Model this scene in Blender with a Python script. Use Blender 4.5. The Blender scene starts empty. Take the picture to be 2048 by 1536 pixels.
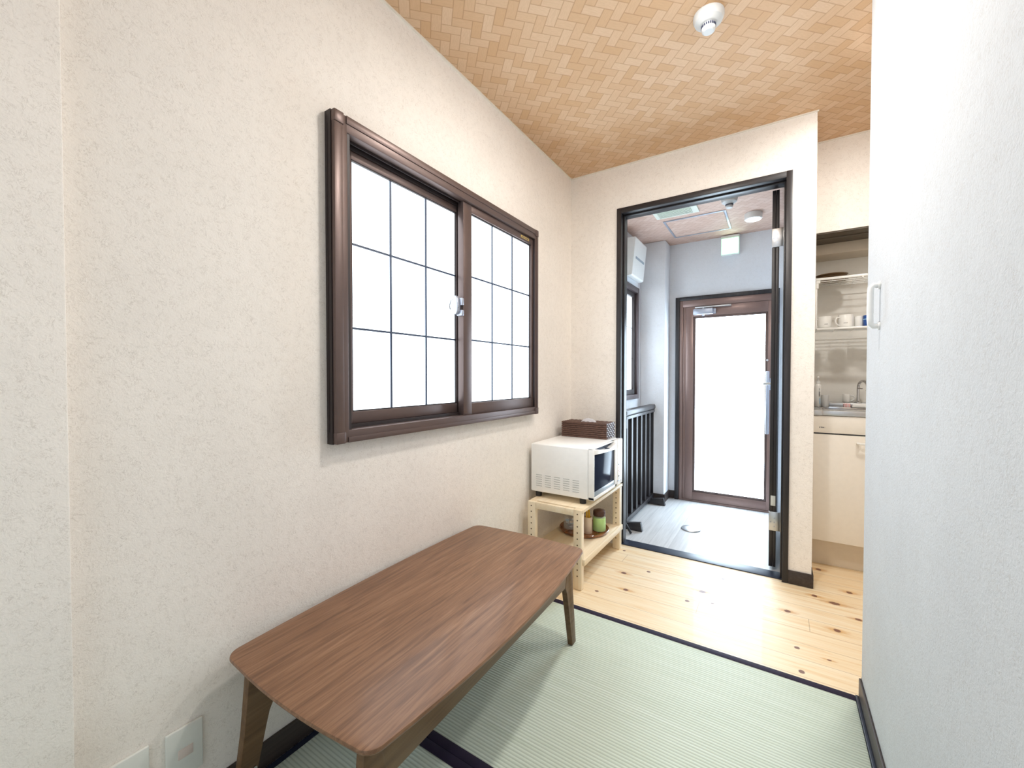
import bpy, bmesh, math, random
from mathutils import Vector, Matrix
random.seed(7)
sc = bpy.context.scene
C = sc.collection
PI = math.pi

# ------------------------------------------------------------------ helpers
class MB:
    """collects shapes (world coordinates) and links them as ONE mesh object"""
    def __init__(s): s.bm = bmesh.new()
    def _new(s, n0): 
        s.bm.verts.ensure_lookup_table(); return s.bm.verts[n0:]
    def _bev(s, verts, w, seg):
        vs = set(verts)
        ed = [e for e in s.bm.edges if e.verts[0] in vs and e.verts[1] in vs]
        bmesh.ops.bevel(s.bm, geom=list(vs)+ed, offset=w, segments=seg, affect='EDGES', profile=0.5, clamp_overlap=True)
    def box(s, x0, x1, y0, y1, z0, z1, b=0, seg=2):
        r = bmesh.ops.create_cube(s.bm, size=1)
        for v in r['verts']:
            v.co = Vector((x0+(v.co.x+.5)*(x1-x0), y0+(v.co.y+.5)*(y1-y0), z0+(v.co.z+.5)*(z1-z0)))
        if b: s._bev(r['verts'], b, seg)
        return s
    def prism(s, pts, axis, a0, a1, b=0, seg=2):
        """polygon pts in the two other axes (cyclic order), extruded along axis from a0 to a1"""
        def co(p, a):
            return {'x': (a, p[0], p[1]), 'y': (p[0], a, p[1]), 'z': (p[0], p[1], a)}[axis]
        v0 = [s.bm.verts.new(co(p, a0)) for p in pts]; v1 = [s.bm.verts.new(co(p, a1)) for p in pts]
        n = len(pts)
        s.bm.faces.new(v0[::-1]); s.bm.faces.new(v1)
        for i in range(n): s.bm.faces.new((v0[i], v0[(i+1) % n], v1[(i+1) % n], v1[i]))
        if b: s._bev(v0+v1, b, seg)
        return s
    def cyl(s, p0, p1, r0, r1=None, n=24, b=0):
        p0, p1 = Vector(p0), Vector(p1); r1 = r0 if r1 is None else r1
        d = (p1-p0); q = d.to_track_quat('Z', 'Y'); L = d.length
        a, c = [], []
        for i in range(n):
            t = 2*PI*i/n
            a.append(s.bm.verts.new(p0+q @ Vector((r0*math.cos(t), r0*math.sin(t), 0))))
            c.append(s.bm.verts.new(p0+q @ Vector((r1*math.cos(t), r1*math.sin(t), L))))
        fa = s.bm.faces.new(a[::-1]); fc = s.bm.faces.new(c)
        for i in range(n): s.bm.faces.new((a[i], a[(i+1) % n], c[(i+1) % n], c[i]))
        if b: bmesh.ops.bevel(s.bm, geom=list(fa.edges)+list(fc.edges), offset=b, segments=2, affect='EDGES', profile=.5)
        return s
    def lathe(s, c, prof, n=32):
        """profile of (r, z) turned about the vertical through c"""
        rings = []
        for r, z in prof:
            if r < 1e-6: rings.append([s.bm.verts.new((c[0], c[1], c[2]+z))])
            else: rings.append([s.bm.verts.new((c[0]+r*math.cos(2*PI*i/n), c[1]+r*math.sin(2*PI*i/n), c[2]+z)) for i in range(n)])
        for a, b in zip(rings, rings[1:]):
            for i in range(n):
                j = (i+1) % n
                if len(a) == 1 and len(b) == 1: continue
                if len(a) == 1: s.bm.faces.new((a[0], b[j], b[i]))
                elif len(b) == 1: s.bm.faces.new((a[i], a[j], b[0]))
                else: s.bm.faces.new((a[i], a[j], b[j], b[i]))
        return s
    def tube(s, path, r, n=12, caps=True):
        P = [Vector(p) for p in path]; rings = []
        up = None
        for i, p in enumerate(P):
            d = (P[min(i+1, len(P)-1)]-P[max(i-1, 0)]).normalized()
            if up is None:
                up = Vector((0, 0, 1)) if abs(d.z) < .9 else Vector((1, 0, 0))
            u = (up-d*up.dot(d)).normalized(); w = d.cross(u); up = u
            rr = r[i] if isinstance(r, (list, tuple)) else r
            rings.append([s.bm.verts.new(p+u*rr*math.cos(2*PI*k/n)+w*rr*math.sin(2*PI*k/n)) for k in range(n)])
        for a, b in zip(rings, rings[1:]):
            for k in range(n): s.bm.faces.new((a[k], a[(k+1) % n], b[(k+1) % n], b[k]))
        if caps: s.bm.faces.new(rings[0][::-1]); s.bm.faces.new(rings[-1])
        return s
    def build(s, name, m, parent=None, loc=None, ang=.6):
        bmesh.ops.recalc_face_normals(s.bm, faces=s.bm.faces)
        for e in s.bm.edges:
            e.smooth = not (len(e.link_faces) == 2 and e.calc_face_angle(0) > ang)
        for f in s.bm.faces: f.smooth = True
        me = bpy.data.meshes.new(name)
        o = bpy.data.objects.new(name, me)
        if parent is not None:
            o.parent = parent; r = parent
            while r.parent is not None: r = r.parent
            s.bm.transform((Matrix.Translation(r.location) @ r.rotation_euler.to_matrix().to_4x4()).inverted())
        elif loc is not None:
            s.bm.transform(Matrix.Translation(-Vector(loc))); o.location = loc
        s.bm.to_mesh(me); s.bm.free(); me.materials.append(m)
        C.objects.link(o)
        return o

def tag(o, label, cat, group=None):
    o['label'] = label; o['category'] = cat
    if group: o['group'] = group
    return o
def thing(name, label, cat, loc=(0, 0, 0), rz=0, group=None):
    o = bpy.data.objects.new(name, None); C.objects.link(o)
    o.empty_display_size = .05
    o.location = loc; o.rotation_euler = (0, 0, rz)
    return tag(o, label, cat, group)
def struct(name, mb, m):
    o = mb.build(name, m); o['kind'] = 'structure'; return o
def structroot(name, label, cat, loc):
    o = thing(name, label, cat, loc); o['kind'] = 'structure'; return o

# ------------------------------------------------------------------ materials
class NB:
    def __init__(s, name):
        s.m = bpy.data.materials.new(name); s.m.use_nodes = True
        s.nt = s.m.node_tree; s.b = s.nt.nodes['Principled BSDF']; s._tc = None
    def n(s, t, **kw):
        x = s.nt.nodes.new(t)
        for k, v in kw.items(): setattr(x, k, v)
        return x
    def put(s, sock, v):
        if hasattr(v, 'is_output') or isinstance(v, bpy.types.NodeSocket): s.nt.links.new(v, sock)
        else: sock.default_value = v
    def obj(s):
        if s._tc is None: s._tc = s.n('ShaderNodeTexCoord')
        return s._tc.outputs['Object']
    def math(s, op, a, b=0., c=0.):
        x = s.n('ShaderNodeMath', operation=op)
        for i, v in enumerate((a, b, c)): s.put(x.inputs[i], v)
        return x.outputs[0]
    def vec(s, op, a, b=(0, 0, 0)):
        x = s.n('ShaderNodeVectorMath', operation=op)
        s.put(x.inputs[0], a); s.put(x.inputs[1], b)
        return x.outputs['Value'] if op in ('LENGTH', 'DOT_PRODUCT') else x.outputs[0]
    def sep(s, v):
        x = s.n('ShaderNodeSeparateXYZ'); s.put(x.inputs[0], v); return x.outputs
    def comb(s, x=0., y=0., z=0.):
        q = s.n('ShaderNodeCombineXYZ')
        for i, v in enumerate((x, y, z)): s.put(q.inputs[i], v)
        return q.outputs[0]
    def noise(s, v, scale=5., detail=2., rough=.5, dist=0.):
        x = s.n('ShaderNodeTexNoise')
        s.put(x.inputs['Vector'], v)
        for k, q in (('Scale', scale), ('Detail', detail), ('Roughness', rough), ('Distortion', dist)): s.put(x.inputs[k], q)
        return x.outputs['Fac']
    def white(s, v):
        x = s.n('ShaderNodeTexWhiteNoise', noise_dimensions='3D'); s.put(x.inputs['Vector'], v); return x.outputs['Value']
    def ramp(s, f, stops, interp='LINEAR'):
        x = s.n('ShaderNodeValToRGB'); s.put(x.inputs[0], f); cr = x.color_ramp; cr.interpolation = interp
        while len(cr.elements) < len(stops): cr.elements.new(.5)
        for e, (p, c) in zip(cr.elements, stops):
            e.position = p; e.color = (*c, 1) if len(c) == 3 else c
        return x.outputs[0]
    def maprange(s, f, a, b, c=0., d=1.):
        x = s.n('ShaderNodeMapRange')
        for i, v in enumerate((f, a, b, c, d)): s.put(x.inputs[i], v)
        return x.outputs[0]
    def mix(s, f, a, b, mode='MIX'):
        x = s.n('ShaderNodeMix', data_type='RGBA', blend_type=mode)
        s.put(x.inputs[0], f)
        s.put(x.inputs[6], (*a, 1) if isinstance(a, tuple) and len(a) == 3 else a)
        s.put(x.inputs[7], (*b, 1) if isinstance(b, tuple) and len(b) == 3 else b)
        return x.outputs[2]
    def base(s, col=None, rough=None, metal=None, spec=None, coat=None, normal=None):
        I = s.b.inputs
        if col is not None: s.put(I['Base Color'], (*col, 1) if isinstance(col, tuple) and len(col) == 3 else col)
        if rough is not None: s.put(I['Roughness'], rough)
        if metal is not None: s.put(I['Metallic'], metal)
        if spec is not None: s.put(I['Specular IOR Level'], spec)
        if coat is not None: s.put(I['Coat Weight'], coat)
        if normal is not None: s.put(I['Normal'], normal)
        return s.m
    def bump(s, h, strength=.3, dist=.001):
        x = s.n('ShaderNodeBump'); s.put(x.inputs['Height'], h); x.inputs['Strength'].default_value = strength
        x.inputs['Distance'].default_value = dist; return x.outputs[0]

def srgb(r, g, b):
    f = lambda c: c/12.92 if c <= .04045 else ((c+.055)/1.055)**2.4
    return tuple(f(v/255) for v in (r, g, b))

def plain(name, col, rough=.5, metal=0., spec=.5, var=.04, coat=0.):
    k = NB(name)
    f = k.noise(k.obj(), 40, 2)
    c = k.mix(f, tuple(v*(1-var) for v in col), tuple(min(1, v*(1+var)) for v in col))
    return k.base(c, rough, metal, spec, coat)

def oven_glass():
    k = NB('oven_dark_glass'); f = k.noise(k.obj(), 30, 2)
    k.base(k.mix(f, (.018, .026, .05), (.024, .032, .06)), .12); k.b.inputs['IOR'].default_value = 1.07
    return k.m

def emit(name, col, strength, rough=.3):
    k = NB(name); k.base((.8, .8, .8), rough)
    k.b.inputs['Emission Color'].default_value = (*col, 1); k.b.inputs['Emission Strength'].default_value = strength
    return k.m

def wallpaper(name, col, fib=1.):
    k = NB(name); p = k.obj()
    a = k.noise(p, 58, 3, .6, 1.8)
    squig = k.maprange(k.math('ABSOLUTE', k.math('SUBTRACT', a, .5)), .0, .03, 1, 0)      # thin curling fibres
    gate = k.maprange(k.noise(p, 44, 1), .36, .58)
    fibre = k.math('MULTIPLY', squig, gate)
    big = k.noise(p, 5, 2)
    fine = k.noise(p, 260, 2, .7)
    c = k.mix(k.maprange(big, .3, .7), tuple(v*.975 for v in col), tuple(min(1, v*1.02) for v in col))
    c = k.mix(k.math('MULTIPLY', fibre, .30*fib), c, (.30, .24, .18))
    c = k.mix(k.maprange(fine, .35, .75, 0, .06), c, (.45, .38, .30))
    h = k.math('ADD', k.math('MULTIPLY', k.noise(p, 95, 3, .6, 1.2), .8), k.math('MULTIPLY', fine, .3))
    return k.base(c, .85, spec=.25, normal=k.bump(h, .75, .0020))

def herringbone(name, light, dark, line):
    """woven 2:1 strips laid on the diagonal, as printed on the ceiling paper"""
    k = NB(name); p = k.sep(k.obj()); S = .0372; q = math.sqrt(.5)
    dx = k.math('SUBTRACT', p[0], .0505); dy = k.math('SUBTRACT', p[1], 1.0521)
    a = k.math('DIVIDE', k.math('MULTIPLY', k.math('ADD', dx, dy), q), S)
    b = k.math('DIVIDE', k.math('MULTIPLY', k.math('SUBTRACT', dy, dx), q), S)
    ia, ib = k.math('FLOOR', a), k.math('FLOOR', b)
    fa, fb = k.math('SUBTRACT', a, ia), k.math('SUBTRACT', b, ib)
    m = k.math('FLOORED_MODULO', k.math('ADD', ia, ib), 4.)
    isV = k.math('GREATER_THAN', m, 1.5)
    isH = k.math('SUBTRACT', 1., isV)
    m1 = k.math('COMPARE', m, 1., .4); m3 = k.math('COMPARE', m, 3., .4)
    along = k.math('ADD', k.math('MULTIPLY', isH, k.math('ADD', fa, m1)), k.math('MULTIPLY', isV, k.math('ADD', fb, m3)))
    across = k.math('ADD', k.math('MULTIPLY', isH, fb), k.math('MULTIPLY', isV, fa))
    ida = k.math('SUBTRACT', ia, m1); idb = k.math('SUBTRACT', ib, m3)
    rnd = k.white(k.comb(ida, idb, 3.))
    e = k.math('MINIMUM', k.math('MINIMUM', along, k.math('SUBTRACT', 2., along)), k.math('MINIMUM', across, k.math('SUBTRACT', 1., across)))
    edge = k.maprange(e, .015, .07, 1., 0.)
    g = k.noise(k.comb(k.math('MULTIPLY', along, 1.2), k.math('MULTIPLY', across, 14.), k.math('MULTIPLY', rnd, 40.)), 1.6, 3, .6)
    c = k.mix(rnd, dark, light)
    c = k.mix(k.maprange(g, .3, .75, 0, .45), c, tuple(v*.78 for v in dark))
    c = k.mix(k.math('MULTIPLY', edge, .55), c, line)
    h = k.math('SUBTRACT', k.math('MULTIPLY', g, .2), edge)
    return k.base(c, .6, spec=.3, normal=k.bump(h, .25, .0006))

def wood(name, c0, c1, c2, axis='y', rough=.45, scale=1., coat=0., streak=1., spec=.5):
    k = NB(name); p = k.sep(k.obj())
    i = 'xyz'.index(axis); s = [30., 30., 30.]; s[i] = 1.6
    v = k.comb(*[k.math('MULTIPLY', p[j], s[j]*scale) for j in range(3)])
    f = k.noise(v, 1.3, 4, .62, .7)
    s2 = [170., 170., 170.]; s2[i] = 5.
    v2 = k.comb(*[k.math('MULTIPLY', p[j], s2[j]*scale) for j in range(3)])
    g = k.noise(v2, 1.2, 3, .6)
    c = k.ramp(f, [(.3, c0), (.52, c1), (.72, c2)])
    c = k.mix(k.maprange(g, .5, .75, 0, .4*streak), c, tuple(v*.6 for v in c0))
    return k.base(c, rough, spec=spec, coat=coat, normal=k.bump(g, .08, .0005))

M = {}
M['paper'] = wallpaper('wallpaper_cream', (.880, .835, .780))
M['paper_right_dimmed'] = wallpaper('wallpaper_right_dimmed', (.655, .68, .71), .8)  # right wall: darkened against lamp glare, cool daylight tint put into the colour
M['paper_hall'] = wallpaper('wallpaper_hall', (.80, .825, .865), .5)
M['ceiling'] = herringbone('woven_strip_ceiling', (.75, .545, .37), (.645, .41, .23), (.38, .20, .10))
M['ceiling_hall'] = herringbone('woven_strip_hall', (.70, .53, .455), (.61, .42, .34), (.38, .22, .16))
M['caulk'] = plain('pale_caulk', (.80, .75, .66), .6)
M['dark_trim'] = wood('dark_wenge', (.012, .011, .013), (.021, .018, .020), (.036, .032, .034), 'z', .38)
M['dark_trim_x'] = wood('dark_wenge_x', (.012, .011, .013), (.021, .018, .020), (.036, .032, .034), 'x', .38)
M['dark_trim_y'] = wood('dark_wenge_y', (.012, .011, .013), (.021, .018, .020), (.036, .032, .034), 'y', .38)
M['base'] = wood('brown_baseboard', (.030, .021, .018), (.042, .030, .026), (.058, .043, .037), 'y', .5)
M['bronze'] = plain('bronze_aluminium', srgb(100, 84, 80), .38, .45, .5, .05)
M['bronze_hall'] = plain('bronze_hall_window', srgb(78, 66, 68), .4, .2)
M['bronze_dark'] = plain('bronze_shadow_gap', srgb(40, 30, 30), .5)
M['bronze_door'] = plain('bronze_door_aluminium', srgb(136, 112, 105), .3, .3, .5, .05)
M['muntin'] = plain('grey_muntin', srgb(62, 74, 96), .4)
M['pane'] = emit('frosted_daylight_pane', (.78, .90, 1.0), 2.5)
M['pane_hall'] = emit('frosted_hall_pane', (.76, .89, 1.0), 3.5)
M['pane_door'] = emit('bright_door_glass', (.70, .86, 1.0), 11.0)
M['steel'] = plain('brushed_steel', (.58, .59, .60), .32, 1.)
M['chrome'] = plain('chrome', (.62, .62, .63), .12, 1.)
M['alu'] = plain('satin_aluminium', srgb(176, 182, 196), .35, .6)
M['white_plastic'] = plain('white_plastic', (.80, .81, .80), .35)
M['detector'] = plain('detector_plastic', (.60, .62, .63), .4)
M['white_gloss'] = plain('white_glaze', (.83, .83, .80), .15)
M['outlet'] = plain('ivory_plate', (.74, .76, .72), .35)
M['outlet_in'] = plain('pale_insert', (.72, .62, .57), .4)
M['black'] = plain('black_plastic', (.012, .012, .014), .4)
M['slot'] = plain('dark_slot', (.03, .04, .08), .6)
M['oven'] = plain('oven_white', (.93, .93, .915), .32)
M['oven_glass'] = oven_glass()
M['red'] = plain('red_print', (.55, .05, .06), .5)
M['ink'] = plain('dark_print', (.06, .065, .08), .6)
M['gold'] = plain('gold_label', (.62, .45, .14), .35, .4)
M['ivory'] = plain('cabinet_ivory', (.81, .765, .69), .28)
M['toe'] = plain('toe_kick_ivory', (.68, .60, .49), .4)
M['niche'] = plain('niche_panel', (.82, .805, .755), .20)
M['housing'] = plain('housing_beige', (.62, .54, .43), .5)
M['heri'] = plain('tatami_border_cloth', (.016, .010, .030), .7, 0, .3, .3)
M['navy'] = plain('dark_floor_strip', (.018, .024, .045), .4)
M['pine'] = wood('pine_batten', (.80, .64, .43), (.87, .74, .54), (.90, .80, .63), 'z', .5, .6, 0, .35)
M['pine_y'] = wood('pine_board', (.80, .64, .43), (.87, .74, .54), (.90, .80, .63), 'y', .5, .6, 0, .35)
M['walnut'] = wood('walnut_veneer', (.135, .064, .032), (.232, .117, .060), (.315, .175, .098), 'y', .40, 2.0, .06, 1.1)
M['walnut_leg'] = wood('walnut_solid', (.098, .050, .020), (.145, .078, .032), (.185, .108, .048), 'y', .42, 1., 0, .5)
M['hole'] = plain('peg_hole', (.10, .06, .03), .8)
M['lamp'] = emit('lamp_diffuser', (1.0, .95, .89), 335.)
M['corridor_lamp'] = emit('corridor_lamp_diffuser', (1.0, .97, .93), 285.)
M['hall_lamp'] = emit('hall_lamp_diffuser', (.93, .97, 1.0), 9.)
M['exit'] = emit('exit_sign_face', (.72, 1.0, .80), 4.)
M['exit_rim'] = emit('exit_sign_rim', (.25, .9, .45), .9)
M['grille'] = plain('vent_frame', (.74, .78, .70), .4)
M['grille_in'] = plain('vent_slats', (.42, .46, .30), .5)
M['tray'] = wood('tray_brown', (.16, .055, .018), (.24, .09, .03), (.31, .13, .05), 'y', .22, .7, .3)
M['tray_dark'] = wood('plate_brown', (.16, .10, .055), (.23, .15, .085), (.30, .21, .12), 'x', .4)
M['lid'] = plain('lid_brown', (.075, .03, .02), .45)
M['green'] = plain('green_contents', (.46, .86, .10), .5, 0, .5, .12)
M['cream'] = plain('cream_bamboo', (.78, .64, .50), .5)
M['yellow'] = plain('yellow_sticks', (.72, .42, .02), .5)
M['blue'] = plain('blue_print', (.02, .09, .36), .35, 0, .5, .5)
M['pale_blue'] = plain('pale_blue_print', (.35, .60, .80), .4)
M['pack'] = plain('pink_pack', (.80, .40, .38), .5)
M['tissue'] = plain('tissue_paper', (.86, .85, .87), .8)
M['rattan'] = plain('brown_rattan', (.105, .052, .036), .5, 0, .5, .35)
M['rattan_dark'] = plain('rattan_gap', (.022, .012, .009), .8)

def glass(name, col=(1, 1, 1), rough=.02):
    k = NB(name); k.base(col, rough); k.b.inputs['Alpha'].default_value = .16
    return k.m
M['glass'] = glass('clear_glass', (.93, .95, .95))

def pine_floor():
    k = NB('knotty_pine_floor'); P = k.obj(); p = k.sep(P); w = .1085
    t = k.math('DIVIDE', k.math('SUBTRACT', p[1], 1.972-.1085*20), w)
    row = k.math('FLOOR', t); f = k.math('SUBTRACT', t, row)
    r1 = k.white(k.comb(row, 2.2, 5.1))
    line = k.math('MINIMUM', f, k.math('SUBTRACT', 1., f))
    edge = k.maprange(line, .004, .018, 1, 0)
    for jx, n in ((.858, 20), (1.277, 21), (2.0, 22), (.42, 23), (1.75, 19)):       # board ends
        d = k.math('ABSOLUTE', k.math('SUBTRACT', p[0], jx))
        edge = k.math('MAXIMUM', edge, k.math('MULTIPLY', k.maprange(d, .0006, .0018, 1, 0), k.math('COMPARE', row, float(n), .4)))
    v = k.comb(k.math('MULTIPLY', p[0], 1.7), k.math('MULTIPLY', p[1], 26.), k.math('MULTIPLY', r1, 30.))
    g = k.noise(v, 1.5, 4, .6, 1.1)
    v2 = k.comb(k.math('MULTIPLY', p[0], 5.), k.math('MULTIPLY', p[1], 190.), k.math('MULTIPLY', r1, 30.))
    g2 = k.noise(v2, 1., 3)
    c = k.ramp(g, [(.28, (.76, .54, .28)), (.45, (.84, .68, .45)), (.62, (.875, .755, .56)), (.8, (.90, .80, .635))])
    c = k.mix(k.maprange(r1, 0, 1, .0, .35), c, (.82, .63, .38))
    c = k.mix(k.maprange(g2, .5, .8, 0, .18), c, (.50, .27, .09))
    kn = [(.3846, 2.4518, 8, 8), (.4726, 2.1697, 12, 10), (.5796, 2.2559, 9, 8), (.4189, 1.9141, 8, 7), (.5347, 2.0031, 11, 9), (.9258, 2.3844, 8, 7),
          (.8552, 2.1873, 13, 11), (.8083, 2.0584, 9, 8), (.9106, 2.0983, 7, 6), (1.2017, 2.2115, 11, 10), (1.3506, 2.784, 11, 12), (1.4571, 2.5642, 11, 11),
          (1.3126, 2.437, 10, 10), (1.386, 2.4047, 19, 12), (1.4589, 2.2988, 11, 9), (1.3716, 2.1524, 11, 11), (1.2281, 1.931, 8, 8), (1.2372, 1.782, 9, 9), (1.326, 1.9102, 7, 4)]
    wob = k.math('MULTIPLY', k.math('SUBTRACT', k.noise(P, 90, 2), .5), .5)
    dmin = 99.; halo = 99.
    for x, y, rx, ry in kn:
        d = k.vec('SUBTRACT', P, (x, y, 0))
        a = k.vec('LENGTH', k.vec('MULTIPLY', d, (850/rx, 850/ry, 0)))
        dmin = k.math('MINIMUM', dmin, a)
        if rx >= 11 or x > 1.3:
            h = k.vec('LENGTH', k.vec('MULTIPLY', d, (1000/(rx*4.2), 1000/(ry*1.7), 0)))
            halo = k.math('MINIMUM', halo, h)
    c = k.mix(k.maprange(k.math('ADD', halo, wob), .3, 1.15, .72, 0), c, (.60, .29, .06))
    c = k.mix(k.maprange(k.math('ADD', dmin, wob), .8, 1.1, .92, 0), c, (.150, .055, .040))
    c = k.mix(k.math('MULTIPLY', edge, .55), c, (.30, .17, .08))
    return k.base(c, .48, spec=.5, coat=.08, normal=k.bump(k.math('SUBTRACT', 0., edge), .3, .0008))
M['pine_floor'] = pine_floor()

def tatami():
    k = NB('tatami_weave'); p = k.sep(k.obj()); pitch = .0105
    ph = k.math('MULTIPLY', p[1], 2*PI/pitch)
    s = k.math('MULTIPLY_ADD', k.math('SINE', ph), .5, .5)
    row = k.math('FLOOR', k.math('DIVIDE', p[1], pitch))
    st = k.noise(k.comb(k.math('MULTIPLY', p[0], 420.), k.math('MULTIPLY', p[1], 60.), 0.), 1., 2, .6)
    rr = k.noise(k.comb(k.math('MULTIPLY', p[0], 3.), k.math('MULTIPLY', row, 3.7), 1.), 1., 3)
    c = k.mix(k.maprange(rr, .3, .7), (.58, .655, .545), (.665, .735, .64))
    c = k.mix(k.maprange(s, .0, .5, .6, 0.), c, (.33, .40, .32))
    c = k.mix(k.maprange(st, .5, .8, 0, .35), c, (.64, .67, .50))
    h = k.math('ADD', s, k.math('MULTIPLY', st, .35))
    return k.base(c, .62, spec=.35, normal=k.bump(h, .55, .0022))
M['tatami'] = tatami()

def vinyl():
    k = NB('grey_plank_vinyl'); p = k.sep(k.obj())
    t = k.math('DIVIDE', p[0], .12); row = k.math('FLOOR', t); r = k.white(k.comb(row, 1., 2.))
    f = k.math('SUBTRACT', t, row); e = k.maprange(k.math('MINIMUM', f, k.math('SUBTRACT', 1., f)), .0, .015, 1, 0)
    g = k.noise(k.comb(k.math('MULTIPLY', p[0], 60.), k.math('MULTIPLY', p[1], 3.), k.math('MULTIPLY', r, 20.)), 1., 4, .6)
    c = k.ramp(g, [(.3, (.50, .50, .50)), (.7, (.66, .66, .655))])
    c = k.mix(k.maprange(r, 0, 1, 0, .25), c, (.42, .42, .43))
    c = k.mix(k.math('MULTIPLY', e, .5), c, (.18, .18, .19))
    return k.base(c, .40, spec=.5)
M['vinyl'] = vinyl()

# ------------------------------------------------------------------ measured room (metres)
D, DB = 2.5176, 2.62          # far wall, front and back face
H, HH = 2.344, 2.175          # ceilings: room, hall
W = 1.3046                    # end of the far wall
RX, RE = 1.395, 1.7403        # right wall face and its far end
YB = -.89                    # rear limit of what is built
HL, HB, HR = .16, 3.75, 1.27  # hall: left wall, back wall, right wall
KY, KB, KR = 2.866, 3.285, 2.55   # kitchen: wall above niche, niche back, right wall

# floors
struct('floor', MB().box(.0, KR, RE, KY+.03, -.06, -.002), M['pine_floor'])
struct('floor_hall', MB().box(HL-.1, HR+.05, DB-.01, HB+.1, -.06, -.001), M['vinyl'])
struct('floor_under_mats', MB().box(0, RX, YB, RE, -.08, -.035), M['base'])
# ceilings
struct('ceiling', MB().box(-.12, KR+.1, YB, KY+.02, H, H+.08), M['ceiling'])
struct('ceiling_hall', MB().box(HL-.12, HR+.03, DB, HB+.12, HH, HH+.08), M['ceiling_hall'])
# left wall with the window opening
wy0, wy1, wz0, wz1 = .79, 1.968, .880, 1.808
w = MB()
w.box(-.14, 0, YB, wy0, -.08, H); w.box(-.14, 0, wy1, DB, -.08, H)
w.box(-.14, 0, wy0, wy1, -.08, wz0); w.box(-.14, 0, wy0, wy1, wz1, H)
struct('wall_left', w, M['paper'])
struct('wall_left_pillar', MB().box(-.10, .045, YB, .2, -.03, H, .004), M['paper'])
# far wall with the doorway
w = MB()
w.box(-.14, .322, D, DB, -.05, H); w.box(1.196, W, D, DB, -.05, H); w.box(.322, 1.196, D, DB, 2.066, H)
struct('wall_far', w, M['paper'])
struct('wall_right', MB().box(RX, RX+.11, YB, RE, -.05, H, .004), M['paper_right_dimmed'])
# kitchen recess
w = MB()
w.box(W-.01, KR, KY, KY+.09, 1.845, H); w.box(W-.03, 1.312, DB, KB+.05, -.05, 2.345)
struct('wall_kitchen', w, M['paper'])
w = MB()
w.box(1.312, KR, KB, KB+.05, -.05, 1.95); w.box(1.312, KR, KY+.09, KB, 1.845, 1.95)
struct('wall_niche', w, M['niche'])
struct('wall_kitchen_right', MB().box(KR, KR+.1, RE-.6, KB+.05, -.05, H), M['paper'])
struct('wall_corridor_rear', MB().box(RX+.11, KR, RE-.6, RE-.5, -.05, H), M['paper'])
# hall shell
w = MB()
w.box(HL-.1, HL, DB, 2.72, -.05, HH); w.box(HL-.1, HL, 3.44, HB+.1, -.05, HH)
w.box(HL-.1, HL, 2.72, 3.44, -.05, .885); w.box(HL-.1, HL, 2.72, 3.44, 1.76, HH)
struct('wall_hall_left', w, M['paper_hall'])
w = MB()
w.box(HL, .42, HB, HB+.1, -.05, HH); w.box(1.157, HR+.05, HB, HB+.1, -.05, HH); w.box(.42, 1.157, HB, HB+.1, 1.712, HH)
struct('wall_hall_back', w, M['paper_hall'])
struct('wall_hall_right', MB().box(HR, W-.03, DB, HB+.1, -.05, HH), M['paper_hall'])
struct('wall_hall_column', MB().box(HL, .3625, 3.575, HB, 0, HH, .006, 3), M['paper_hall'])
struct('baseboard_hall', MB().prism([(HL, 3.565), (.372, 3.565), (.372, HB-.01), (.42, HB-.01), (.42, HB), (.36, HB), (.36, 3.577), (HL, 3.577)], 'z', 0, .065), M['base'])
# baseboards and trims
struct('baseboard_left', MB().box(0, .010, .2, D, 0, .067, .002), M['base'])
struct('baseboard_right', MB().box(RX-.007, RX, YB, RE-.002, 0, .064, .002).box(RX, RX+.105, RE, RE+.006, 0, .064, .002), M['base'])
struct('baseboard_far', MB().box(1.208, W+.004, D-.009, D, 0, .067, .002).box(W, W+.008, D-.009, DB, 0, .067, .002), M['base'])
struct('trim_1', MB().box(.010, .0265, YB, RE, -.04, -.001), M['navy'])
struct('trim_2', MB().box(1.3795, RX-.007, YB, RE, -.04, .004, .0015), M['navy'])
struct('trim_3', MB().box(0, .006, .2, D, H-.006, H).box(0, W+.006, D-.006, D, H-.006, H).box(W-.01, KR, KY-.006, KY, H-.006, H), M['caulk'])

# ------------------------------------------------------------------ tatami mats
def mat(y0, y1, label):
    t = thing('tatami_mat', label, 'tatami mat', (.70, (y0+y1)/2, 0), 0, 'tatami mats on the floor')
    MB().box(.0275, 1.379, y0, y1, -.034, -.0006, .003).build('mat_surface', M['tatami'], t)
    for a, b in ((y0, y0+.0285), (y1-.0285, y1)):
        MB().box(.0275, 1.379, a, b, -.030, .0010, .001).build('cloth_border', M['heri'], t)
    return t
mat(.8620, 1.7400, 'green woven tatami mat with dark borders beside the pine boards')
mat(-.8900, .8610, 'second tatami mat, mostly hidden under the near end of the low table')

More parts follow.
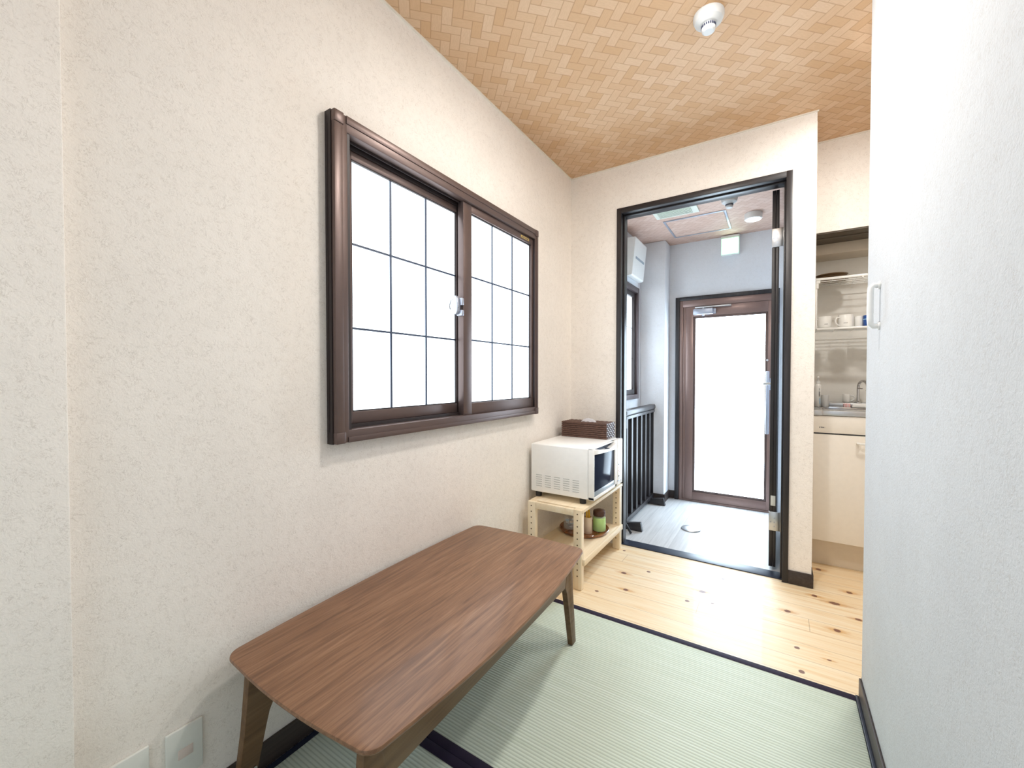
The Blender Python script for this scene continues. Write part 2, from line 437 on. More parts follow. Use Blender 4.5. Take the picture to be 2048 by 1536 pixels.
# ------------------------------------------------------------------ window_1 (sliding sashes with frosted panes)
t = structroot('window_1', 'bronze framed sliding window with gridded frosted panes on the cream wall', 'window', (0, 1.38, .845))
f = MB()
X = .039
for (a, b, c, d) in ((.758, .805, .845, 1.846), (1.9705, 2.000, .845, 1.846)):
    f.box(-.0, X, a, b, c, d, .003)
f.box(0, X, .80, 1.975, 1.796, 1.846, .003); f.box(0, X, .80, 1.975, .845, .884, .003)
f.build('casing', M['bronze'], t)
g = MB()       # raised outer strips and corner caps of the casing
g.box(X-.004, X+.003, .758, .786, .875, 1.812, .0015); g.box(X-.004, X+.003, .80, 1.98, 1.822, 1.846, .0015)
g.box(X-.004, X+.003, .80, 1.98, .845, .862, .0015); g.box(X-.004, X+.003, 1.982, 2.0, .875, 1.812, .0015)
g.build('casing_strip', M['bronze'], t)
for yy in (.757, 1.968):
    for zz in (.8435, 1.812):
        MB().box(-.0, X+.005, yy, yy+.034, zz, zz+.036, .004).build('corner_cap', M['bronze'], t)
g = MB().box(.0, .0275, .7545, .7595, .8432, 1.848); g.box(.006, .0125, .7535, .756, .88, 1.81)
g.build('wall_flange', M['bronze_dark'], t)
g = MB()       # inner reveal with the running tracks
g.box(-.075, .036, .793, .8145, .882, 1.806); g.box(-.075, .036, 1.9715, 1.9675+.0005, .882, 1.806)
g.box(-.075, .0, .80, 1.967, .880, .8955); g.box(-.075, .0, .80, 1.967, 1.800, 1.8085)
g.box(.005, .009, .806, 1.966, 1.788, 1.80); g.box(-.012, -.008, .806, 1.966, 1.780, 1.80)
g.build('track_frame', M['bronze_dark'], t)
def sash(xf, xg, xb, y0, g0, g1, y1, z0, gz0, gz1, z1, mys, mzs):
    s = MB()
    s.box(xb, xf, y0, g0, z0, z1, .002); s.box(xb, xf, g1, y1, z0, z1, .002)
    s.box(xb, xf, g0-.001, g1+.001, gz1, z1, .002); s.box(xb, xf, g0-.001, g1+.001, z0, gz0, .002)
    so = s.build('sash', M['bronze'], t)
    MB().box(xg-.004, xg, g0-.004, g1+.004, gz0-.004, gz1+.004).build('glass_pane', M['pane'], so)
    q = MB()
    for y in mys: q.box(xg+.0002, xg+.0042, y-.0036, y+.0036, gz0, gz1)
    for z in mzs: q.box(xg+.0002, xg+.0036, g0, g1, z-.0034, z+.0034)
    q.build('muntin_grid', M['muntin'], so)
    b = MB()   # glazing bead
    for (a, c, d, e) in ((g0-.001, g0+.004, gz0, gz1), (g1-.004, g1+.001, gz0, gz1), (g0, g1, gz0-.001, gz0+.004), (g0, g1, gz1-.004, gz1+.001)):
        b.box(xg, xg+.007, a, c, d, e)
    b.build('glazing_bead', M['bronze_dark'], so)
    return so
sash(-.014, -.025, -.04, .8145, .857, 1.3795, 1.418, .8955, .934, 1.7555, 1.790, (1.0245, 1.2015), (1.2085, 1.4845))
s2 = sash(.026, .010, -.005, 1.3755, 1.4325, 1.9525, 1.9710, .884, .933, 1.7625, 1.796, (1.6045, 1.7785), (1.2105, 1.4890))
MB().box(.0257, .0268, 1.842, 1.924, 1.7735, 1.786).build('maker_label', M['gold'], t)
k = MB()
for i, (a, b) in enumerate(((0, .008), (.011, .017), (.020, .030), (.034, .038), (.041, .053), (.056, .066))):
    k.box(.0267, .0271, 1.848+a, 1.848+b, 1.7765, 1.7805+.002*(i % 2))
k.build('lettering', M['ink'], t)
# crescent lock on the meeting stile
l = MB()
l.box(-.002, .0285, 1.362, 1.3765, 1.352, 1.3835, .003); l.box(-.002, .0285, 1.362, 1.3765, 1.308, 1.3325, .003)
l.prism([(-.006, 1.318), (.006, 1.312), (.016, 1.326), (.018, 1.350), (.014, 1.384), (.004, 1.394), (-.008, 1.386), (-.010, 1.350)], 'y', 1.346, 1.364, .003)
lo = l.build('latch', M['alu'], t)
MB().tube([(-.008, 1.352, 1.378), (-.022, 1.348, 1.374), (-.027, 1.346, 1.352), (-.024, 1.346, 1.334), (-.008, 1.347, 1.328), (.010, 1.350, 1.332), (.018, 1.352, 1.346)], .0035, 8).build('latch_lever', M['chrome'], lo)

# ------------------------------------------------------------------ door_1: dark wooden frame and opened leaf
t = structroot('door_1', 'dark wood door frame in the far wall, its leaf swung open into the hall', 'door', (.76, D, 0))
y0 = D-.010
f = MB()
f.box(.310, .3385, y0, DB+.012, 0, 2.0815, .0015); f.box(1.1815, 1.2080, y0, DB+.012, 0, 2.0815, .0015)
f.build('door_jamb', M['dark_trim'], t)
MB().box(.3385, 1.1815, y0, DB+.012, 2.0490, 2.0810, .0015).build('head_jamb', M['dark_trim_x'], t)
s = MB()
s.box(.3385, .3475, 2.548, 2.592, .004, 2.049, .001); s.box(1.1735, 1.1815, 2.548, 2.592, .004, 2.049, .001)
s.build('door_stop', M['dark_trim'], t)
MB().box(.3475, 1.1735, 2.548, 2.592, 2.040, 2.049, .001).build('head_stop', M['dark_trim_x'], t)
MB().box(.3385, 1.1815, 2.535, DB, -.004, .003, .001).build('threshold', M['navy'], t)
lf = MB()
lf.box(1.1215, 1.1390, 2.632, 3.415, .020, 2.0425, .001); lf.box(1.1396, 1.1535, 2.632, 3.415, .020, 2.0425, .001)
leaf = lf.build('door_leaf', M['dark_trim'], t)
for z0, z1 in ((1.740, 1.838), (.218, .320)):
    h = MB().box(1.1205, 1.1725, 2.6265, 2.6318, z0, z1, .001)
    h.box(1.1725, 1.1815, 2.620, 2.6318, z0, z1, .001)
    hg = h.build('hinge', M['steel'], leaf)
    b = MB()
    for bx, bz in ((1.129, .046), (1.146, .046), (1.146, .068), (1.146, .024)):
        b.cyl((bx, 2.6268, z0+bz), (bx, 2.6252, z0+bz), .004, n=12)
    b.build('hinge_screw', M['alu'], hg)
MB().box(1.128, 1.150, 2.6306, 2.6322, .351, .406, .0005).build('edge_sticker', M['outlet'], leaf)
MB().cyl((1.1215, 3.35, 1.0), (1.075, 3.35, 1.0), .009).tube([(1.078, 3.352, 1.0), (1.078, 3.24, 1.0)], .008).build('lever_handle', M['steel'], leaf)

# ------------------------------------------------------------------ door_2: glazed entrance door
t = structroot('door_2', 'bronze framed entrance door with one big bright pane at the end of the hall', 'door', (.8, HB, 0))
f = MB()
f.box(.4165, .4490, HB-.03, HB+.02, 0, 1.7165, .0015); f.box(1.142, 1.160, HB-.03, HB+.02, 0, 1.7165, .0015)
f.box(.449, 1.142, HB-.03, HB+.02, 1.6855, 1.7165, .0015)
f.build('door_trim', M['dark_trim'], t)
f = MB()
f.box(.449, .4740, HB-.022, HB+.03, 0, 1.6855, .0015); f.box(.4735, .4955, HB-.014, HB+.03, 0, 1.64, .0015)
f.box(.4735, 1.142, HB-.022, HB+.03, 1.632, 1.6855, .0015)
f.box(1.1195, 1.142, HB-.022, HB+.03, 0, 1.64, .0015)
f.box(.449, 1.142, HB-.02, HB+.03, 0, .014, .001)
f.build('door_frame', M['bronze_door'], t)
f = MB()
f.box(.4970, .5560, HB-.02, HB+.02, .016, 1.630, .002); f.box(1.0860, 1.1185, HB-.02, HB+.02, .016, 1.630, .002)
f.box(.5555, 1.0865, HB-.02, HB+.02, 1.549, 1.630, .002); f.box(.5555, 1.0865, HB-.02, HB+.02, .016, .080, .002)
dl = f.build('door_leaf', M['bronze_door'], t)
f = MB()
f.box(.5565, .5725, HB-.012, HB+.02, .081, 1.548, .001); f.box(1.0695, 1.0855, HB-.012, HB+.02, .081, 1.548, .001)
f.box(.5725, 1.0695, HB-.012, HB+.02, 1.5315, 1.548, .001); f.box(.5725, 1.0695, HB-.012, HB+.02, .081, .0975, .001)
f.build('glazing_bead', M['bronze'], dl)
MB().box(.568, 1.074, HB-.004, HB+.002, .093, 1.536).build('glass_pane', M['pane_door'], dl)
c = MB().box(.563, .7065, HB-.062, HB-.02, 1.558, 1.6055, .004); c.cyl((.633, HB-.04, 1.558), (.633, HB-.04, 1.546), .012, .008)
c.box(.5575, .5635, HB-.05, HB-.02, 1.562, 1.602, .001); c.box(.7060, .726, HB-.035, HB-.02, 1.562, 1.602, .001)
cl = c.build('door_closer', M['alu'], dl)
MB().box(.572, .838, HB-.052, HB-.034, 1.612, 1.624, .003).cyl((.635, HB-.045, 1.60), (.635, HB-.045, 1.618), .008).build('closer_arm', M['steel'], cl)
MB().box(1.0765, 1.1000, HB-.075, HB-.058, .611, 1.090, .005).box(1.082, 1.094, HB-.06, HB-.02, .65, .68, .002).box(1.082, 1.094, HB-.06, HB-.02, 1.02, 1.05, .002).build('pull_handle', M['alu'], dl)
MB().box(1.1015, 1.1125, HB-.035, HB-.02, .946, 1.036, .002).build('thumb_turn', M['alu'], dl)
MB().cyl((1.084, HB-.03, 1.174), (1.084, HB-.02, 1.174), .008).build('lock_knob', M['chrome'], dl)

# ------------------------------------------------------------------ window_2: narrow hall window
t = structroot('window_2', 'hall window in a dark bronze frame, seen edge-on beside the door frame', 'window', (HL, 3.08, .87))
f = MB()
f.box(HL-.02, HL+.028, 3.405, 3.4475, .868, 1.772, .003); f.box(HL-.02, HL+.028, 2.712, 2.755, .868, 1.772, .003)
f.box(HL-.02, HL+.028, 2.754, 3.406, 1.728, 1.772, .003); f.box(HL-.02, HL+.028, 2.754, 3.406, .868, .905, .003)
f.build('casing', M['bronze_hall'], t)
f = MB()
f.box(HL-.03, HL+.006, 3.372, 3.406, .905, 1.728, .002); f.box(HL-.03, HL+.006, 2.754, 2.79, .905, 1.728, .002)
f.box(HL-.03, HL+.006, 2.79, 3.372, 1.690, 1.728, .002); f.box(HL-.03, HL+.006, 2.79, 3.372, .905, .945, .002)
so = f.build('sash', M['bronze_dark'], t)
MB().box(HL-.02, HL-.014, 2.786, 3.376, .941, 1.694).build('glass_pane', M['pane_hall'], so)
MB().box(HL-.0138, HL-.010, 2.79, 3.372, 1.192, 1.196).box(HL-.0138, HL-.010, 2.79, 3.372, 1.440, 1.444).box(HL-.0138, HL-.010, 3.18, 3.185, .945, 1.69).build('muntin_grid', M['muntin'], so)

# ------------------------------------------------------------------ low table
TC = Vector((.2930, .967, 0)); RZ = math.radians(1.5)
t = thing('low_table', 'long low walnut table with tapered legs standing on the tatami against the wall', 'table', TC, RZ)
Rm = Matrix.Rotation(RZ, 4, 'Z')
def tl(mb):                     # table parts are drawn in the table's own axes, then turned into place
    mb.bm.transform(Matrix.Translation(TC) @ Rm); return mb
L2, W2 = .512, .2585
out = []
def arc(cx, cy, r, a0, a1, n=8):
    return [(cx+r*math.cos(math.radians(a0+(a1-a0)*i/n)), cy+r*math.sin(math.radians(a0+(a1-a0)*i/n))) for i in range(n+1)]
cr = .036
out += arc(W2-cr, L2-cr, cr, 4, 88); 
for i in range(1, 10): out.append(((W2-cr)*(1-2*i/10), L2-.001+.011*(1-(1-2*i/10)**2)))
out += arc(-W2+cr, L2-cr, cr, 92, 176)
for i in range(1, 14): out.append((-W2-.015*(1-(1-2*i/14)**2), (L2-cr)*(1-2*i/14)))
out += arc(-W2+cr, -L2+cr, cr, 184, 268)
for i in range(1, 10): out.append(((-W2+cr)*(1-2*i/10), -L2+.001-.013*(1-(1-2*i/10)**2)))
out += arc(W2-cr, -L2+cr, cr, 272, 356)
for i in range(1, 14): out.append((W2+.034*(1-(1-2*i/14)**2), -(L2-cr)*(1-2*i/14)))
top = MB()
def ring(sc_, z): return [top.bm.verts.new((x*sc_[0], y*sc_[1], z)) for x, y in out]
lv = [((.955, .978), .3655), ((.985, .992), .3705), ((1, 1), .3775), ((1, 1), .3815), ((.997, .9985), .3842), ((.988, .994), .3850)]
rings = [ring(a, z) for a, z in lv]; n = len(out)
for a, b in zip(rings, rings[1:]):
    for i in range(n): top.bm.faces.new((a[i], a[(i+1) % n], b[(i+1) % n], b[i]))
top.bm.faces.new(rings[0][::-1]); top.bm.faces.new(rings[-1])
tl(top).build('tabletop', M['walnut'], t, ang=.5)
def side(xi):
    """one long rail with its two flared legs, cut out of one board: rail and legs built as separate parts"""
    r = MB(); r.prism([(-.425, .2560), (.425, .2560), (.458, .3665), (-.458, .3665)], 'x', xi, xi+.020, .0015)
    tl(r).build('apron', M['walnut_leg'], t)
    for s in (-1, 1):
        pts = [(.390, .2558), (.4230, .2558), (.452, .3660), (.480, .3660), (.4920, .20), (.5330, .0), (.4990, .0), (.4650, .145), (.4520, .205), (.4430, .232), (.4270, .2490)]
        pts = [(.4250, .2556), (.455, .3660), (.486, .3660), (.4985, .21), (.5290, .0006), (.4950, .0006), (.4700, .110), (.4490, .200), (.4410, .230), (.4340, .2470)]
        q = [(s*a, z) for a, z in pts]
        lg = MB(); lg.prism(q if s > 0 else q[::-1], 'x', xi-.0002, xi+.0205, .0015)
        # small web that rounds the inside corner between leg and apron
        tl(lg).build('leg', M['walnut_leg'], t)
        wb = [(.385, .2562), (.4260, .2562), (.4350, .2470), (.4300, .2478), (.4200, .2528), (.405, .2555)]
side(.1925); side(-.2125)
for s in (-1, 1):
    tl(MB().box(-.19, .19, s*.33-.009, s*.33+.009, .306, .3660, .0015)).build('cross_rail', M['walnut_leg'], t)
    tl(MB().cyl((-.1925, s*.478, .115), (-.1885, s*.478, .115), .005, n=14)).build('leg_screw', M['chrome'], t)

# ------------------------------------------------------------------ wall outlets
for (a, b, zt, lab) in ((.3480, .4195, .2380, 'square ivory wall plate nearer the table leg, half in shadow'), (.2480, .3195, .2420, 'ivory wall plate at the lower edge of the photo, left of the other')):
    t = thing('wall_plate', lab, 'wall plate', (.004, (a+b)/2, zt-.12), 0, 'wall plates on the cream wall')
    MB().box(.0, .0075, a, b, zt-.118, zt, .0025, 3).build('plate', M['outlet'], t)
    yc = (a+b)/2
    MB().box(.0065, .0090, yc-.0135, yc+.0155, zt-.071, zt-.0485, .001).build('insert', M['outlet_in'], t)

# ------------------------------------------------------------------ grab handle on the right wall
t = thing('grab_handle', 'small white grab handle mounted upright on the right wall near its edge', 'handle', (RX, 1.555, 1.20))
MB().tube([(RX, 1.540, 1.306), (1.380, 1.536, 1.3065), (1.374, 1.534, 1.300), (1.373, 1.534, 1.285), (1.373, 1.534, 1.212), (1.374, 1.534, 1.198), (1.380, 1.536, 1.1915), (RX, 1.540, 1.192)], .0075, 12).build('grip', M['white_plastic'], t)
for z in (1.306, 1.192): MB().cyl((RX+.0005, 1.540, z), (RX-.005, 1.540, z), .0115, n=20, b=.001).build('mount', M['white_plastic'], t)

# ------------------------------------------------------------------ smoke detectors, lamps and ceiling fittings
def detector(c, r, label):
    t = thing('smoke_detector', label, 'smoke detector', c, 0, 'smoke detectors')
    MB().lathe(c, [(0, 0), (r, 0), (r, -.012), (r*.93, -.018), (r*.90, -.024), (r*.62, -.034), (r*.52, -.036), (0, -.036)], 40).build('base', M['detector'], t)
    MB().lathe(c, [(0, -.034), (r*.46, -.034), (r*.46, -.048), (r*.43, -.056), (r*.33, -.060), (0, -.060)], 32).build('sensor_head', M['detector'], t)
    v = MB()
    for i in range(22):
        a = 2*PI*i/22
        x, y = c[0]+r*.465*math.cos(a), c[1]+r*.465*math.sin(a)
        q = MB(); v.bm.verts.ensure_lookup_table(); n0 = len(v.bm.verts)
        v.box(-.0008, .0008, -.0024, .0024, -.0042, .0042)
        v.bm.verts.ensure_lookup_table()
        bmesh.ops.transform(v.bm, matrix=Matrix.Translation((x, y, c[2]-.0425)) @ Matrix.Rotation(a, 4, 'Z'), verts=v.bm.verts[n0:])
        q.bm.free()
    v.build('vent_slot', M['slot'], t)
detector((.934, 1.648, H), .051, 'white round smoke detector on the woven ceiling of the room')
detector((.885, 2.962, HH), .047, 'white smoke detector on the hall ceiling, cut by the door head')
def puck(c, r, h, mat_, label, grp):
    t = thing('ceiling_lamp', label, 'lamp', c, 0, grp)
    MB().lathe(c, [(0, 0), (r, 0), (r, -h+.004), (r-.004, -h), (r-.007, -h), (r-.007, -h+.003), (0, -h+.003)], 48).build('housing', M['white_plastic'], t)
    MB().lathe(c, [(0, -h+.0025), (r-.0075, -h+.0025), (r-.0085, -h-.0015), (0, -h-.0025)], 40).build('diffuser', mat_, t)
puck((1.0005, 3.322, HH), .054, .042, M['hall_lamp'], 'round white surface lamp on the hall ceiling right of the hatch', 'round ceiling lamps')
c = (.93, 1.335, H)
t = thing('ceiling_lamp', 'round lit lamp on the room ceiling, just above the picture edge', 'lamp', c, 0, 'round ceiling lamps')
MB().lathe(c, [(0, 0), (.068, 0), (.068, -.010), (.064, -.013), (0, -.013)], 48).build('housing', M['white_plastic'], t)
MB().lathe(c, [(0, -.012), (.062, -.012), (.0605, -.0145), (.052, -.017), (.034, -.0188), (0, -.0195)], 40).build('diffuser', M['lamp'], t)
c = (1.535, 2.05, H)
t = thing('ceiling_lamp', 'round lit lamp over the kitchen corridor, hidden behind the right wall', 'lamp', c, 0, 'round ceiling lamps')
MB().lathe(c, [(0, 0), (.068, 0), (.068, -.010), (.064, -.013), (0, -.013)], 48).build('housing', M['white_plastic'], t)
MB().lathe(c, [(0, -.012), (.062, -.012), (.0605, -.0145), (.052, -.017), (.034, -.0188), (0, -.0195)], 40).build('diffuser', M['corridor_lamp'], t)
# air grille
t = thing('air_grille', 'pale slatted air grille in the hall ceiling behind the door head', 'vent', (.557, 2.925, HH))
f = MB(); z0 = HH-.012
for (a, b, c, d) in ((.4185, .4440, 2.79, 3.058), (.6570, .6975, 2.79, 3.058), (.444, .657, 2.79, 2.82), (.444, .657, 3.046, 3.058)):
    f.box(a, b, c, d, z0, HH, .002)
f.build('frame', M['grille'], t)
MB().box(.444, .657, 2.82, 3.046, HH-.003, HH).build('backing', M['grille_in'], t)
s = MB()
for i in range(26):
    x = .4475+i*.0081; s.box(x, x+.0036, 2.82, 3.046, z0+.001, HH-.003)
s.build('slats', M['grille'], t)
# hatch
t = thing('ceiling_hatch', 'square access hatch with thin aluminium rim in the hall ceiling', 'hatch', (.643, 3.35, HH))
f = MB()
for (a, b, c, d) in ((.4385, .4525, 3.143, 3.556), (.8340, .8480, 3.143, 3.556), (.4525, .834, 3.143, 3.160), (.4525, .834, 3.540, 3.556)):
    f.box(a, b, c, d, HH-.005, HH, .001)
f.build('rim', M['alu'], t)
MB().box(.4545, .832, 3.162, 3.538, HH-.003, HH-.0005).build('panel', M['ceiling_hall'], t)
# exit sign
t = thing('exit_sign', 'glowing square green and white exit sign at the top of the hall wall', 'sign', (.825, HB, 2.015))
MB().box(.760, .8905, HB-.048, HB, 2.0145, 2.1685, .003).build('housing', M['white_plastic'], t)
MB().box(.763, .8875, HB-.0505, HB-.046, 2.0175, 2.147, .001).build('rim', M['exit_rim'], t)
MB().box(.7695, .8810, HB-.0525, HB-.048, 2.0255, 2.1395, .001).build('face', M['exit'], t)
# wall-hung unit
t = thing('wall_unit', 'white boxy appliance hung high on the hall wall above the window', 'appliance', (HL, 3.265, 1.81))
MB().prism([(HL, 1.835), (HL, 2.098), (.2500, 2.096), (.2520, 2.088), (.2265, 1.822), (.2200, 1.815), (.185, 1.813)], 'y', 3.11, 3.42, .004).build('body', M['white_plastic'], t)
s = MB()
for i in range(3):
    s.prism([(.2388, 1.957-i*.006), (.2400, 1.9612-i*.006), (.2425, 1.9612-i*.006), (.2413, 1.957-i*.006)], 'y', 3.158, 3.380)
s.build('vent_slot', plain('grey_slot', (.33, .38, .43), .5), t)

# ------------------------------------------------------------------ hall railing, rack, floor cap
t = thing('stair_railing', 'black slatted wooden railing on two feet along the hall side', 'railing', (.27, 3.2, 0))
MB().prism([(.236, .772), (.278, .772), (.290, .785), (.290, .806), (.284, .8155), (.240, .8155), (.232, .806), (.232, .782)], 'y', 2.80, 3.632, .003).build('top_rail', M['dark_trim_y'], t)
MB().box(.236, .284, 2.815, 3.60, .752, .773, .002).build('upper_rail', M['dark_trim_y'], t)
MB().box(.236, .282, 2.795, 3.62, .030, .062, .002).build('bottom_rail', M['dark_trim_y'], t)
for i in range(7):
    y = 2.836+i*.1225
    MB().box(.240, .276, y, y+.036, .060, .755, .002).build('slat', M['dark_trim'], t)
for y in (2.80, 3.468):
    MB().prism([(.120, 0), (.395, 0), (.382, .060), (.300, .046), (.270, .046), (.145, .060)], 'y', y, y+.034, .002).build('foot', M['dark_trim_x'], t)
t = thing('folding_rack', 'thin black folding stand with pale rungs, half hidden behind the door frame', 'stand', (.29, 2.74, 0))
MB().tube([(.343, 2.728, .006), (.300, 2.722, .076), (.262, 2.716, .13)], .0085, 10).build('leg', M['black'], t)
MB().tube([(.262, 2.745, .004), (.262, 2.745, .70)], .008, 10).build('upright', M['black'], t)
MB().tube([(.302, 2.752, .02), (.302, 2.752, .70)], .004, 8).build('side_bar', M['black'], t)
for z in (.142, .423, .626):
    MB().tube([(.262, 2.745, z-.006), (.304, 2.752, z+.002)], .003, 8).build('rung', M['white_plastic'], t)
o = MB().lathe((.660, 3.045, 0), [(0, 0), (.062, 0), (.063, .002), (.060, .006), (.045, .0085), (.030, .0075), (.0, .0085)], 48).build('floor_cap', M['steel'], None, (.660, 3.045, 0))
tag(o, 'round steel cap set in the bright hall floor', 'floor cap')

# ------------------------------------------------------------------ pine rack with the microwave
t = thing('pine_rack', 'small bare pine rack with peg holes standing in the corner by the door', 'rack', (.205, 2.18, 0))
for px in (.0525, .3135):
    for py in (1.870, 2.446):
        p = MB().box(px, px+.0430, py, py+.0400 if py > 2 else py+.030, 0, .3605 if False else .394, .0015)
        po = p.build('post', M['pine'], t)
        for z in [.067+.0306*i for i in range(11)]:
            MB().cyl((px+.021, py+.002, z), (px+.021, py-.0004, z), .0036, n=12).build('peg_hole', M['hole'], po)
b = MB().box(.0955, .3135, 1.8705, 1.890, .361, .3935, .0015); b.build('end_rail', M['pine_y'], t)
b = MB().box(.0955, .3135, 2.466, 2.4855, .361, .3935, .0015); b.build('end_rail', M['pine_y'], t)
MB().box(.0515, .3585, 1.9005, 2.4450, .3800, .3955, .0015).box(.3565, .3615, 1.874, 2.487, .3795, .3955, .001).build('top_board', M['pine_y'], t)
MB().box(.0525, .0700, 1.9005, 2.4455, .325, .3795, .0015).build('back_rail', M['pine_y'], t)
MB().box(.0525, .3575, 1.9015, 2.4445, .129, .1470, .0015).build('lower_board', M['pine_y'], t)
MB().box(.3570, .3690, 1.880, 2.470, .120, .1500, .0015).build('lower_front_rail', M['pine_y'], t)

t = thing('microwave_oven', 'white microwave oven with dark glass door on top of the pine rack', 'microwave', (.20, 2.17, .3955))
MB().box(.025, .3560, 1.950, 2.397, .4270, .6860, .006, 3).build('body', M['oven'], t)
v = MB()
for c in range(5):
    x0 = .0575+c*.0537; zt = .5175-c*.0008
    for r in range(6):
        z = zt-r*.0118; v.box(x0, x0+.036, 1.9492, 1.9512, z, z+.0036)
v.build('vent_slot', plain('vent_shade', (.50, .51, .50), .6), t)
for (x, y) in ((.055, 1.985), (.315, 1.985), (.055, 2.36), (.315, 2.36)):
    MB().cyl((x, y, .3955), (x, y, .4290), .016, .018, 16).build('foot', M['black'], t)
f = MB()
f.box(.3575, .3890, 2.2950, 2.397, .4270, .6860, .004); pan = f.build('control_panel', M['oven'], t)
dr = MB()          # door frame around the window, with the arched top rail
dr.box(.3575, .3890, 1.9500, 1.9545, .4270, .6860, .001); dr.box(.3575, .3890, 2.2650, 2.2930, .4270, .6860, .002)
dr.box(.3575, .3890, 1.9500, 2.2930, .4270, .4420, .002); dr.box(.3575, .3790, 1.9500, 2.2930, .6800, .6860, .002)
tp = [(1.953, .6575), (2.05, .6510), (2.16, .6450), (2.2700, .6390), (2.2700, .6720), (2.18, .6560), (2.09, .6620), (1.99, .6795), (1.953, .6810)]
dr.prism(tp, 'x', .366, .3915, .001)
door = dr.build('door', M['oven'], t)
MB().box(.358, .3845, 1.9530, 2.2700, .4400, .6580, .001).build('door_glass', M['oven_glass'], door)
MB().box(.358, .366, 1.955, 2.27, .640, .680).build('handle_recess', M['slot'], door)
MB().box(.3840, .3860, 1.960, 2.268, .4430, .4680, .001).build('door_sill', plain('oven_sill', (.30, .36, .42), .3), door)
b = MB()
for y, z, w_, h_ in ((2.322, .5400, .016, .004), (2.325, .5432, .010, .004)): b.box(.3885, .3895, y, y+w_, z, z+h_)
b.build('lettering', M['ink'], pan)
b = MB()
for y, z, w_, h_ in ((2.318, .4745, .018, .004), (2.324, .4780, .010, .003)): b.box(.3885, .3895, y, y+w_, z, z+h_)
b.build('lettering', M['ink'], pan)
b = MB()
for y, z, w_, h_ in ((2.325, .5220, .010, .004), (2.330, .5130, .012, .003), (2.322, .5050, .006, .006), (2.334, .4990, .008, .003)): b.box(.3885, .3895, y, y+w_, z, z+h_)
b.build('lettering', M['red'], pan)
MB().box(.3885, .3898, 2.305, 2.372, .4480, .4560, .0005).build('lower_button', M['alu'], pan)

# ------------------------------------------------------------------ woven tissue box on the microwave
bx0, bx1, by0, by1, bz0, bz1 = .0475, .3320, 2.284, 2.425, .6862, .7780
t = thing('tissue_box', 'brown woven rattan tissue box lying on the white microwave', 'tissue box', (.19, 2.355, bz0))
co = MB().box(bx0+.004, bx1-.004, by0+.004, by1-.004, bz0, bz1-.004)
co.build('core', M['rattan_dark'], t)
wv = MB(); rows = 8; rh = (bz1-bz0)/rows
for r in range(rows):
    z = bz0+r*rh
    nx = 16; dxx = (bx1-bx0)/nx
    for i in range(nx):
        o_ = .0022 if (i+r) % 2 else .0002
        for yy, sgn in ((by0, -1), (by1, 1)):
            y_in = yy-sgn*.004; y_out = yy-sgn*.0015+sgn*o_
            wv.box(bx0+i*dxx-.001, bx0+(i+1)*dxx+.001, min(y_in, y_out), max(y_in, y_out), z+.0008, z+rh-.0012, .001, 1)
    ny = 8; dyy = (by1-by0)/ny
    for i in range(ny):
        o_ = .0022 if (i+r) % 2 else .0002
        for xx, sgn in ((bx0, -1), (bx1, 1)):
            x_in = xx-sgn*.004; x_out = xx-sgn*.0015+sgn*o_
            wv.box(min(x_in, x_out), max(x_in, x_out), by0+i*dyy-.001, by0+(i+1)*dyy+.001, z+.0008, z+rh-.0012, .001, 1)
nx, ny = 20, 10
for i in range(nx):
    for j in range(ny):
        cx, cy = bx0+(i+.5)*(bx1-bx0)/nx, by0+(j+.5)*(by1-by0)/ny
        if abs(cx-(bx0+bx1)/2) < .060 and abs(cy-(by0+by1)/2) < .014: continue
        o_ = .0016 if (i+j) % 2 else .0002
        wv.box(cx-.0066, cx+.0066, cy-.0062, cy+.0062, bz1-.004, bz1-.0016+o_, .0008, 1)
wv.build('woven_cover', M['rattan'], t)
ts = MB()
for k_, yy in enumerate((2.338, 2.346, 2.354, 2.362)):
    o_ = .006*math.sin(k_*2.1)
    ts.prism([(.148+o_, .774), (.240+o_, .774), (.230+o_, .785), (.212+o_, .793), (.186-o_, .7975), (.168+o_, .790)], 'y', yy, yy+.0022)
ts.build('tissue', M['tissue'], t)

# ------------------------------------------------------------------ tray with jars on the rack's lower board
tz = .1472
t = thing('round_tray', 'round brown wooden tray on the lower board of the pine rack', 'tray', (.205, 2.262, tz))
MB().lathe((.205, 2.262, tz), [(0, 0), (.128, 0), (.136, .004), (.1435, .018), (.1415, .020), (.136, .017), (.129, .007), (.124, .0055), (0, .0055)], 64).build('tray_body', M['tray'], t)
jz = tz+.0058
t = thing('green_jar', 'glass jar of green powder with a brown lid on the round tray', 'jar', (.2880, 2.288, jz))
c = (.2880, 2.288, jz)
MB().lathe(c, [(0, 0), (.034, 0), (.038, .004), (.0385, .070), (.036, .082), (.030, .090), (.030, .094), (.0285, .094), (.0285, .0885), (.0345, .081), (.0370, .069), (.0365, .005), (0, .003)], 40).build('glass_body', M['glass'], t)
MB().lathe(c, [(0, .0035), (.0345, .0035), (.0360, .006), (.0362, .068), (.0340, .078), (.020, .082), (0, .083)], 40).build('contents', M['green'], t)
MB().lathe(c, [(0, .090), (.0340, .090), (.0350, .092), (.0350, .112), (.0330, .118), (.018, .124), (.006, .126), (0, .126)], 40).build('lid', M['lid'], t)
MB().tube([(.288+.034*math.cos(a), 2.288+.034*math.sin(a), jz+.104-.020*abs(math.sin(2*a))) for a in [-.9+i*.18 for i in range(10)]], .0014, 6).build('wire_clasp', M['steel'], t)
c = (.2470, 2.218, jz)
t = thing('stick_holder', 'pale wooden cup holding yellow sticks in front of the green jar', 'cup', c)
